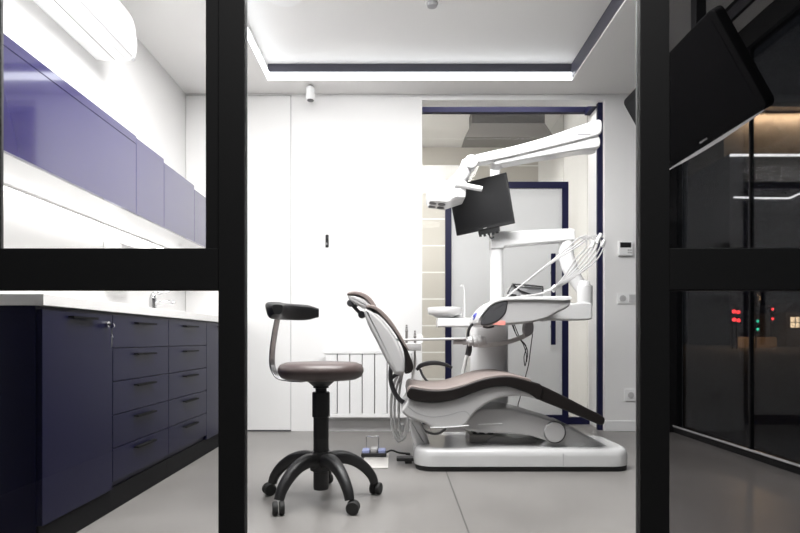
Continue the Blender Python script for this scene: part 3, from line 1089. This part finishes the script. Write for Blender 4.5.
for a, c, y in ((593, 244, 3.3), (598, 240, 3.4), (603.4, 243.5, 3.5), (600, 236.6, 3.45)):
    b = BM()
    tube(b, P3L([(a - 1.4, c + 3.4), (a, c), (a + 1, c - 3)], y), .012, 10, 3)
    obj('whip_holder', b, M['whiteg'], tray)
# underside bracket, assistant arm
b = BM(); prism(b, sm(PL([(525.5, 321), (533, 321), (533.4, 332.6), (531, 335), (525.4, 336.6)], 3.40), 2), 3.40, 3.46, .006)
obj('tray_bracket', b, M['grey'], t, angle=50)
b = BM(); tube(b, P3L([(529.6, 333), (520, 338), (506, 342.4), (492, 344.8), (478, 345.6)], 3.43), 1.0, 14, 6, sec=(.022, .014))
obj('assistant_arm', b, M['hose'], t, angle=60)
b = BM()
for k, (xx, r) in enumerate(((464.5, .022), (470, .030), (475, .036), (479.5, .036), (483.6, .03))):
    cyl(b, P3(xx - 2.2, 341.6, 3.43), P3(xx + 2.2, 341.2, 3.43), r, n=24, bev=.004)
cyl(b, P3(453, 342, 3.43), P3(470, 341.8, 3.43), .015, n=16, bev=.003)
obj('arm_joint', b, M['offw'], t, angle=50)
b = BM(); tube(b, P3L([(395, 340.0), (430, 339.4), (466, 338.6)], 3.41), 1.0, 12, 2, sec=(.016, .0075))
obj('holder_rod', b, M['offw'], t, angle=60)
b = BM(); prism(b, rrect(*[P(404, 0, 3.5)[0], P(421, 0, 3.5)[0]], P(0, 350.6, 3.5)[1], P(0, 343, 3.5)[1], .006), 3.46, 3.56, .005)
obj('instrument_holder', b, M['offw'], t)
b = BM(); prism(b, sm(PL([(416, 343), (416.6, 336.5), (420, 334), (423, 336), (422.6, 343)], 3.5), 2), 3.5, 3.56, .004)
obj('holder_guard', b, M['whiteg'], t)
for xx, zt in ((406.6, 324.6), (415, 330.4)):
    b = BM()
    cyl(b, P3(xx, 343, 3.47), P3(xx, zt + 7, 3.47), .008, n=14)
    for q in range(4):
        cyl(b, P3(xx, zt + 7 - q * 1.8, 3.47), P3(xx, zt + 5.6 - q * 1.8, 3.47), .0095 - .0012 * q, n=14, bev=.001)
    obj('suction_tip', b, M['hood2'], t)
# hoses
b = BM(); tube(b, P3L([(469.5, 344), (469, 350), (467.6, 355.6)], 3.47), [.014, .02, .018], 12, 4)
obj('hose_connector', b, M['dgrey'], t)
b = BM(); tube(b, P3L([(467, 355), (464.6, 364), (463, 374), (463, 388), (470, 402)], 3.68), .013, 10, 6)
obj('suction_hose', b, M['hose'], t)
b = BM(); tube(b, P3L([(475, 321.5), (470, 327), (468, 334), (470, 341), (478, 345)], 3.47), .009, 10, 6)
obj('supply_hose', b, M['black'], t)
for pts, r, m in (([(415, 351), (414.6, 366), (411, 382), (405, 396)], .007, 'hose'),
                  ([(407, 351), (406, 362), (402, 376), (399, 396), (399, 420), (402, 436), (406, 430), (409, 412), (411, 400)], .008, 'hose'),
                  ([(398, 374), (393, 388), (391, 408), (393, 430), (398.5, 441), (405, 436.5), (409.5, 418), (412, 404)], .0095, 'hose'),
                  ([(402, 372), (396, 390), (394.5, 410), (396, 430), (401, 439), (406, 432), (410, 414)], .008, 'offw')):
    b = BM(); tube(b, P3L(pts, 3.52), r, 10, 6)
    obj('suction_hose', b, M[m], t)
b = BM(); cyl(b, P3(401.5, 431, 3.56), P3(401.5, 424, 3.56), .018, n=18, bev=.003)
obj('hose_weight', b, M['whiteg'], t)
for pts in ([(512, 324.5), (516, 334), (523, 344), (526.5, 356), (525, 366), (524, 357), (526, 346), (517, 336), (513, 325)],
            [(514, 324), (520, 338), (527.4, 350), (526.6, 362)],
            [(532.6, 334), (530.4, 350), (528.6, 364), (524, 382), (520, 398), (518, 406), (520, 411.5)]):
    b = BM(); tube(b, P3L(pts, 3.66), .0032, 6, 6)
    obj('cable', b, M['black'], t)

# instrument cassette lying on the tray
zt_ = P(0, 296.0, TY_0 - .012)[1] + .003
t = thing('instrument_cassette', 'grey instrument cassette with black edges lying on the white tray', 'instrument cassette', P3(524, 0, 3.4) * 1.0)
t.location.z = zt_
b = BM()
xa, xb = P(506, 0, 3.4)[0], P(541, 0, 3.4)[0]
rings = [[Vector(p) for p in ((xa, 3.34, zt_), (xb, 3.34, zt_), (xb, 3.52, zt_), (xa, 3.52, zt_))],
         [Vector(p) for p in ((xa + .03, 3.36, zt_ + .075), (xb - .005, 3.36, zt_ + .06), (xb - .005, 3.51, zt_ + .06), (xa + .03, 3.51, zt_ + .075))]]
loft(b, rings)
obj('box', b, M['steel'], t, .003)
b = BM()
tube(b, [(xa - .004, 3.335, zt_ + .02), (xa + .03, 3.35, zt_ + .081), (xa + .12, 3.35, zt_ + .074), (xb - .002, 3.35, zt_ + .064), (xb - .002, 3.35, zt_ + .035)], .006, 8, 0)
tube(b, [(xa + .035, 3.35, zt_ + .077), (xa + .075, 3.345, zt_ + .04), (xa + .15, 3.34, zt_ + .012)], .005, 8, 0)
tube(b, [(xa + .004, 3.335, zt_ + .018), (xa + .05, 3.338, zt_ + .012)], .006, 8, 0)
obj('rim', b, M['black'], t)
b = BM(); lathe(b, [(.0, 0), (.045, 0), (.043, .012), (.03, .022), (.0, .026)], ((xa + xb) / 2 - .005, 3.45, zt_ + .068), 24)
obj('lid', b, M['offw'], t)

# ================================================================== OPERATING LIGHT
LY = 3.52
t = thing('operating_light', 'white jointed dental lamp with a faceted head over the chair', 'dental lamp', P3(497, 166, LY))
b = BM()
prism(b, sm(PL([(492, 161.6), (520, 154.2), (560, 144.6), (586, 138.4), (597, 135), (600, 137), (600, 146.4), (590, 148.6), (576, 150.6), (540, 156.6), (503, 163.4), (496, 164.6)], LY - .03), 3), LY - .03, LY + .09, .012)
cyl(b, P3(497.2, 168.5, LY + .06), P3(497.2, 158, LY + .06), .036, n=28, bev=.005)
obj('lower_arm', b, M['whiteg'], t, angle=50)
b = BM()
cyl(b, P3(589, 153, LY + .06), P3(589, 140, LY + .06), .042, n=28, bev=.006)
obj('arm_pivot', b, M['whiteg'], t, angle=50)
b = BM()
prism(b, sm(PL([(474, 157.6), (482, 154.8), (510, 148.6), (545, 138.8), (575, 128.6), (590, 123.6), (597, 121.8), (599.6, 123.6), (599.6, 134), (597, 137), (586, 140.6), (560, 147), (520, 156.6), (486, 163.6), (476, 164.6), (473, 161.5)], LY), 3), LY - .045, LY + .045, .014)
obj('spring_arm', b, M['whiteg'], t, angle=50)
bx('arm_slot', P(575, 0, LY)[0], P(588, 0, LY)[0], LY - .0475, LY - .04, P(0, 137.6, LY)[1], P(0, 136.2, LY)[1], M['grey'], t)
b = BM()
cyl(b, P3(471.5, 160.8, LY - .06), P3(471.5, 160.8, LY - .06) + Vector((0, .12, 0)), .042, n=32, bev=.008)
obj('elbow_joint', b, M['whiteg'], t, angle=50)
b = BM()
tube(b, P3L([(467, 161), (465.6, 169), (462.4, 176), (456, 182), (449, 187)], LY), [.034, .042, .045, .042, .036], 20, 6)
obj('yoke', b, M['whiteg'], t, angle=60)
b = BM()
hp = []
for a, c, dy in ((428.5, 187, .06), (438, 183.2, .05), (454, 183.6, .05), (465, 185.6, .08), (464, 200.6, .08), (453.6, 201, .10), (445.4, 206.4, .09), (429, 204.6, .09), (426.6, 200, .08), (426.4, 192, .07)):
    for s_ in (-1, 1):
        hp.append(b.verts.new(P3(a, c, LY) + Vector((0, s_ * dy * 1.15, 0))))
r = bmesh.ops.convex_hull(b, input=b.verts)
head = obj('lamp_head', b, M['whiteg'], t, .006, seg=3, angle=30)
lc = Vector((0, 0, -1))
for a, c, rr in ((432.5, 204.8, .024), (441.4, 206.0, .024)):
    for s_ in (-1, 1):
        p = P3(a, c, LY) + Vector((0, s_ * .045, .013))
        b = BM(); lathe(b, [(.0, .0), (rr, .0), (rr, .018), (.0, .018)], p, 20, (-.1, 0, -1))
        obj('lens', b, M['dgrey'], head)
b = BM(); box(b, P(443.5, 0, LY)[0], P(450, 0, LY)[0], LY - .03, LY + .03, P(0, 202.6, LY)[1], P(0, 201, LY)[1])
obj('sensor', b, M['offw'], head)
b = BM()
tube(b, [P3(455, 184.6, LY - .10), P3(464, 185.6, LY - .10), P3(474, 187.6, LY - .10), P3(482, 189.0, LY - .10)], [.020, .018, .017, .017], 16, 3)
cyl(b, P3(456, 185.2, LY - .10), P3(456, 186, LY - .03), .02, n=16)
obj('handle', b, M['whiteg'], head, angle=60)

# ================================================================== MONITOR
t = thing('monitor', 'black monitor screen tilted sideways on the white pole behind the lamp head', 'monitor', P3(479, 206, 3.62))
TR, BR, BL = P3(501, 173.4, 3.56), P3(515, 222.8, 3.56), P3(456.6, 235.8, 3.68)
u = (BR - BL); w_ = u.length; u = u.normalized()
v = (TR - BR); v = (v - u * v.dot(u)); h_ = v.length; v = v.normalized()
nrm = u.cross(v)
ctr = BL + u * w_ / 2 + v * h_ / 2
mt = Matrix((u, v, nrm)).transposed().to_4x4()
mt.translation = ctr
b = BM(); mbox(b, mt @ Matrix.Translation((0, 0, -.014)), w_, h_, .028)
scr = obj('housing', b, M['black'], t, .004)
b = BM(); mbox(b, mt @ Matrix.Translation((0, .006, .0008)), w_ - .026, h_ - .036, .002)
obj('screen', b, M['screen'], scr)
b = BM(); mbox(b, mt @ Matrix.Translation((0, 0, -.04)), w_ * .55, h_ * .55, .03)
obj('back_cover', b, M['black'], scr, .008)
b = BM(); mbox(b, mt @ Matrix.Translation((0, -h_ / 2 + .009, .0006)), .022, .004, .002)
obj('badge', b, M['offw'], scr)
b = BM(); mbox(b, mt @ Matrix.Translation((.02, -h_ / 2 - .012, -.02)), .14, .03, .03)
for k in range(5):
    mbox(b, mt @ Matrix.Translation((-.04 + .028 * k, -h_ / 2 - .028 - .004 * (k % 2), -.016)), .016, .022, .022)
tube(b, P3L([(489, 234), (491, 238), (494, 237)], 3.62), .006, 8, 3)
obj('bracket', b, M['black'], t, .003)

# ================================================================== TELEVISION
n0, n1 = 2.25, 3.15
tp, bt = Vector((1.289, 0, 2.108)), Vector((1.518, 0, 1.699))
t = thing('television', 'large black television hung from the ceiling beside the window, facing down', 'television', (1.42, 2.7, 1.7))
v = (tp - bt); h_ = v.length; v = v.normalized()
u = Vector((0, -1, 0))
nrm = u.cross(v)       # faces left and down
ctr = Vector(((tp.x + bt.x) / 2, (n0 + n1) / 2, (tp.z + bt.z) / 2))
mt = Matrix((u, v, nrm)).transposed().to_4x4(); mt.translation = ctr
w_ = n1 - n0


def plate(bm, mtx, outline, z0, z1, b=0.0):
    n = len(bm.verts)
    prism(bm, outline, z0, z1, b)
    bm.verts.ensure_lookup_table()
    for q in bm.verts[n:]:
        q.co = mtx @ Vector((q.co.x, q.co.z, q.co.y))
    return bm


b = BM(); plate(b, mt, rrect(-w_ / 2, w_ / 2, -h_ / 2, h_ / 2, .03), -.045, 0, .006)
tv = obj('housing', b, M['tvblack'], t, angle=50)
b = BM(); plate(b, mt, rrect(-w_ / 2 + .035, w_ / 2 - .035, -h_ / 2 + .06, h_ / 2 - .035, .004), -.004, .0012)
obj('screen', b, M['tvscreen'], tv)
b = BM(); plate(b, mt, rrect(-w_ / 2 + .15, w_ / 2 - .15, -h_ / 2 + .08, h_ / 2 - .08, .03), -.075, -.04, .012)
obj('back_cover', b, M['tvblack'], tv, angle=50)
# curved bright lower edge
bow = []
for k in range(25):
    s_ = -1 + k / 12
    bow.append((s_ * (w_ / 2 - .03), -h_ / 2 - .002 - .014 * (1 - s_ * s_)))
bow += [(w_ / 2 - .03, -h_ / 2 + .004), (-w_ / 2 + .03, -h_ / 2 + .004)]
b = BM(); plate(b, mt, bow, -.018, -.002)
obj('lower_trim', b, M['white'], tv)
# small pale maker's mark: a short row of strokes
b = BM()
for k in range(7):
    plate(b, mt, [(-.032 + .0095 * k, -h_ / 2 + .024), (-.025 + .0095 * k, -h_ / 2 + .024), (-.025 + .0095 * k, -h_ / 2 + .033), (-.032 + .0095 * k, -h_ / 2 + .033)], 0, .0012)
obj('maker_mark', b, M['grey'], tv)
b = BM(); box(b, 1.455, 1.505, 2.675, 2.725, 1.93, ZC); 
obj('ceiling_pole', b, M['tvblack'], t, .003)
b = BM(); box(b, 1.41, 1.55, 2.63, 2.77, ZC - .015, ZC)
obj('ceiling_plate', b, M['tvblack'], t, .003)
b = BM(); plate(b, mt, rrect(-.11, .11, -.08, .08, .01), -.10, -.07)
box(b, 1.44, 1.52, 2.66, 2.74, 1.915, 1.99)
obj('mount', b, M['tvblack'], t)

# ================================================================== FLOOR: foot control
t = thing('foot_control', 'foot pedal with a wire hoop and two blue pads on a pale floor plate', 'foot pedal', (-.135, 3.45, 0))
b = BM(); box(b, -.205, -.052, 3.18, 3.58, 0, .006)
obj('floor_plate', b, M['plate'], t, .002)
x0, x1 = P(361.5, 0, 3.5)[0], P(386.5, 0, 3.5)[0]
b = BM(); prism(b, rrect(x0, x1, .006, .030, .006), 3.46, 3.56, .006)
obj('pedal_body', b, M['black'], t)
for a in (x0 + .005, x1 - .053):
    b = BM(); prism(b, rrect(a, a + .048, .028, .050, .008), 3.462, 3.545, .008)
    obj('pad', b, M['paleblue'], t, angle=50)
b = BM(); prism(b, rrect((x0 + x1) / 2 - .022, (x0 + x1) / 2 + .022, .028, .058, .008), 3.475, 3.55, .008)
obj('rocker', b, M['offw'], t, angle=50)
b = BM()
xa, xb = P(366.6, 0, 3.56)[0], P(378.6, 0, 3.56)[0]
tube(b, [(xa, 3.55, .02), (xa, 3.55, .10), (xa, 3.55, .118), (xa + .008, 3.55, .124), ((xa + xb) / 2, 3.55, .117), (xb - .008, 3.55, .124), (xb, 3.55, .118), (xb, 3.55, .10), (xb, 3.55, .02)], .0035, 8, 3)
obj('wire_hoop', b, M['chrome'], t)
b = BM(); tube(b, [(x1 - .01, 3.52, .02), (x1 + .03, 3.53, .035), (x1 + .08, 3.55, .016), (x1 + .15, 3.56, .007), (.06, 3.55, .007), (.085, 3.54, .007)], .006, 8, 6)
obj('cord', b, M['black'], t)

# ================================================================== BEYOND THE GLASS WALL
t = thing('extractor_hood', 'dark grey extractor hood hanging from the ceiling of the room beyond', 'extractor hood', (1.1, 5.55, 2.60))
hd = 5.5
xa, zb = P(472, 123, hd); xb = P(545, 0, hd)[0]
bx('duct', xa, xb, hd, hd + .22, zb, 3.05, M['hood'], t, .004)
b = BM()
x2, z2 = P(464, 139, hd); x3 = P(553, 0, hd)[0]
loft(b, [[Vector(p) for p in ((x2, hd - .05, z2), (x3, hd - .05, z2), (x3, hd + .25, z2), (x2, hd + .25, z2))],
         [Vector(p) for p in ((xa, hd, zb), (xb, hd, zb), (xb, hd + .22, zb), (xa, hd + .22, zb))]])
obj('canopy', b, M['hood2'], t, .004)
# ================================================================== OUTSIDE, NIGHT STREET
struct(bx('ground', 2.33, 90, 2, 120, -.12, -.02, M['asphalt']))


def signal(px, pys, d, m, label, r=.16):
    p = P3(px, pys[0], d)
    t = thing('traffic_light', label, 'traffic light', (p.x, d, -.02), 'traffic lights across the street')
    obj('pole', cyl(BM(), (p.x, d + .2, -.02), (p.x, d + .2, p.z - .6), .06, n=12), M['black'], t)
    z0 = min(P(0, y, d)[1] for y in pys) - r * 1.6
    z1 = max(P(0, y, d)[1] for y in pys) + r * 1.6
    b = BM(); box(b, p.x - r * 1.4, p.x + r * 1.4, d, d + .3, z0, z1)
    hz = obj('housing', b, M['black'], t, .03)
    for y in pys:
        q = P3(px, y, d)
        obj('lamp', cyl(BM(), (q.x, d - .05, q.z), (q.x, d + .01, q.z), r, n=20), m, hz)


signal(734.0, (311.5, 319.5), 40, M['red'], 'leftmost red traffic light seen through the dark window', .15)
signal(738.2, (312.2, 320.4), 42, M['red'], 'red traffic light just to the right of the leftmost one', .15)
signal(757.5, (321.2, 329.2), 45, M['green'], 'traffic light showing green, seen through the dark window', .11)
signal(772.5, (309.2, 318.8), 55, M['red'], 'small distant red traffic light beside the green one, nearer the lit house', .13)
# low lit wall and a house with a lit window
b = BM()
p0, p1 = P3(738, 337, 50), P3(777, 348.4, 50)
box(b, p0.x, p1.x, 50, 50.4, -.02, p0.z)
tag(obj('boundary_wall', b, M['facade']), 'long low wall lit brown at the far side of the street', 'wall')
t = thing('house', 'dark house with one bright window at the edge of the dark street', 'house', (P3(795, 0, 58).x, 60, -.02))
p0, p1 = P3(786, 312, 58), P3(812, 0, 58)
bx('wall', p0.x, p1.x, 58, 64, -.02, p0.z, M['facade'], t)
b = BM(); prism(b, [(p0.x - .4, p0.z), (p1.x + .4, p0.z), (p1.x - .6, p0.z + 1.0), (p0.x + .6, p0.z + 1.0)], 57.6, 64.4)
obj('roof', b, M['dgrey'], t)
q0, q1 = P3(790.5, 317, 58), P3(799, 327.5, 58)
wn = bx('window', q0.x, q1.x, 57.95, 58.02, q1.z, q0.z, M['warmw'], t)
b = BM()
box(b, (q0.x + q1.x) / 2 - .04, (q0.x + q1.x) / 2 + .04, 57.93, 57.95, q1.z, q0.z)
box(b, q0.x, q1.x, 57.93, 57.95, (q0.z + q1.z) / 2 - .04, (q0.z + q1.z) / 2 + .04)
obj('glazing_bar', b, M['black'], wn)

# added block outside; its lit band and lines stand for window reflections
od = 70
t = thing('street_reflection_block', 'added dark block whose beige band and two white lines stand for window reflections', 'building', (P3(785, 0, od).x, od + 5, -.02))
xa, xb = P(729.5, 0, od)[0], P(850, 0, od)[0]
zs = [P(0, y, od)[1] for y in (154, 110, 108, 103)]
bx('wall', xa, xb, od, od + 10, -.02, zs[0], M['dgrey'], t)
bx('reflection_band', xa, xb, od + 1.2, od + 10, zs[0], zs[2], M['facade'], t)
bx('roof_slab', xa - .2, xb, od - .4, od + 10.4, zs[2], zs[3], M['dgrey'], t)
wn = bx('window', P(739, 0, od)[0], xb - 2, od - .05, od, P(0, 300, od)[1], P(0, 190, od)[1], M['hood'], t)
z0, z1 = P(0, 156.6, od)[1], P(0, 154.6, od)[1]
bx('reflection_line', xa, xb, od - .3, od - .05, z0, z1, M['reflglow'], t)
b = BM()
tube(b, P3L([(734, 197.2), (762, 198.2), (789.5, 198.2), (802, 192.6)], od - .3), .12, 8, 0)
obj('reflection_line', b, M['reflglow'], t)

# ================================================================== LIGHTS
def area(name, loc, sx, sy, e, col=(1, 1, 1), rot=(0, 0, 0)):
    l = bpy.data.lights.new(name, 'AREA')
    l.shape = 'RECTANGLE'; l.size = sx; l.size_y = sy; l.energy = e; l.color = col
    o = bpy.data.objects.new(name, l); o.location = loc; o.rotation_euler = rot
    COL.objects.link(o)
    return o


area('ceiling_light', (.05, 2.4, ZT - .012), 1.9, 1.25, 165, (1, .985, .975))
area('side_fill_light', (-1.1, 2.4, ZC - .006), .28, 1.3, 16, (1, .985, .975))  # added fill without a fixture, lifts the shaded unit cabinet
area('beyond_light', (-.4, 5.2, 3.03), 1.0, .45, 60, (1, .955, .90))
area('alcove_fill_light', (.9, 4.68, 3.03), 1.2, .2, 13, (1, .97, .94))  # added fill over the alcove, whitens the frosted door
area('corridor_fill_light', (.2, .25, 2.72), 2.4, .5, 14, (1, .98, .96))  # unseen lamp added to lift the black partition frames
l = bpy.data.lights.new('street_lamp_light', 'POINT'); l.energy = 2600; l.color = (1, .62, .32); l.shadow_soft_size = .3
o = bpy.data.objects.new('street_lamp_light', l); o.location = (P3(757, 0, 46).x, 46, 4.2); COL.objects.link(o)

area('reflection_band_light', (P3(790, 0, od).x, od + .5, P(0, 111, od)[1]), 14, .6, 2600, (1, .78, .52), (math.radians(20), 0, 0))  # added lamp that gives the imitation reflection band its warm gradient
w = bpy.data.worlds.new('night_sky'); S.world = w
w.use_nodes = True
bg = w.node_tree.nodes['Background']
bg.inputs['Color'].default_value = (.78, .86, 1.0, 1)
bg.inputs['Strength'].default_value = .022

# ================================================================== CAMERA
cam = bpy.data.cameras.new('camera')
cam.sensor_fit = 'HORIZONTAL'; cam.sensor_width = 36
cam.lens = F / 800 * 36
cam.shift_x = (400 - VX) / 800
cam.shift_y = (VY - 266.5) / 800
cam.clip_start = .05; cam.clip_end = 300
co = bpy.data.objects.new('camera', cam)
co.location = (0, 0, CZ); co.rotation_euler = (PI / 2, 0, 0)
COL.objects.link(co)
S.camera = co
S.view_settings.view_transform = 'Standard'
S.view_settings.look = 'None'
S.view_settings.exposure = 0
S.view_settings.gamma = 1
S.cycles.transparent_max_bounces = 24
S.cycles.max_bounces = 10
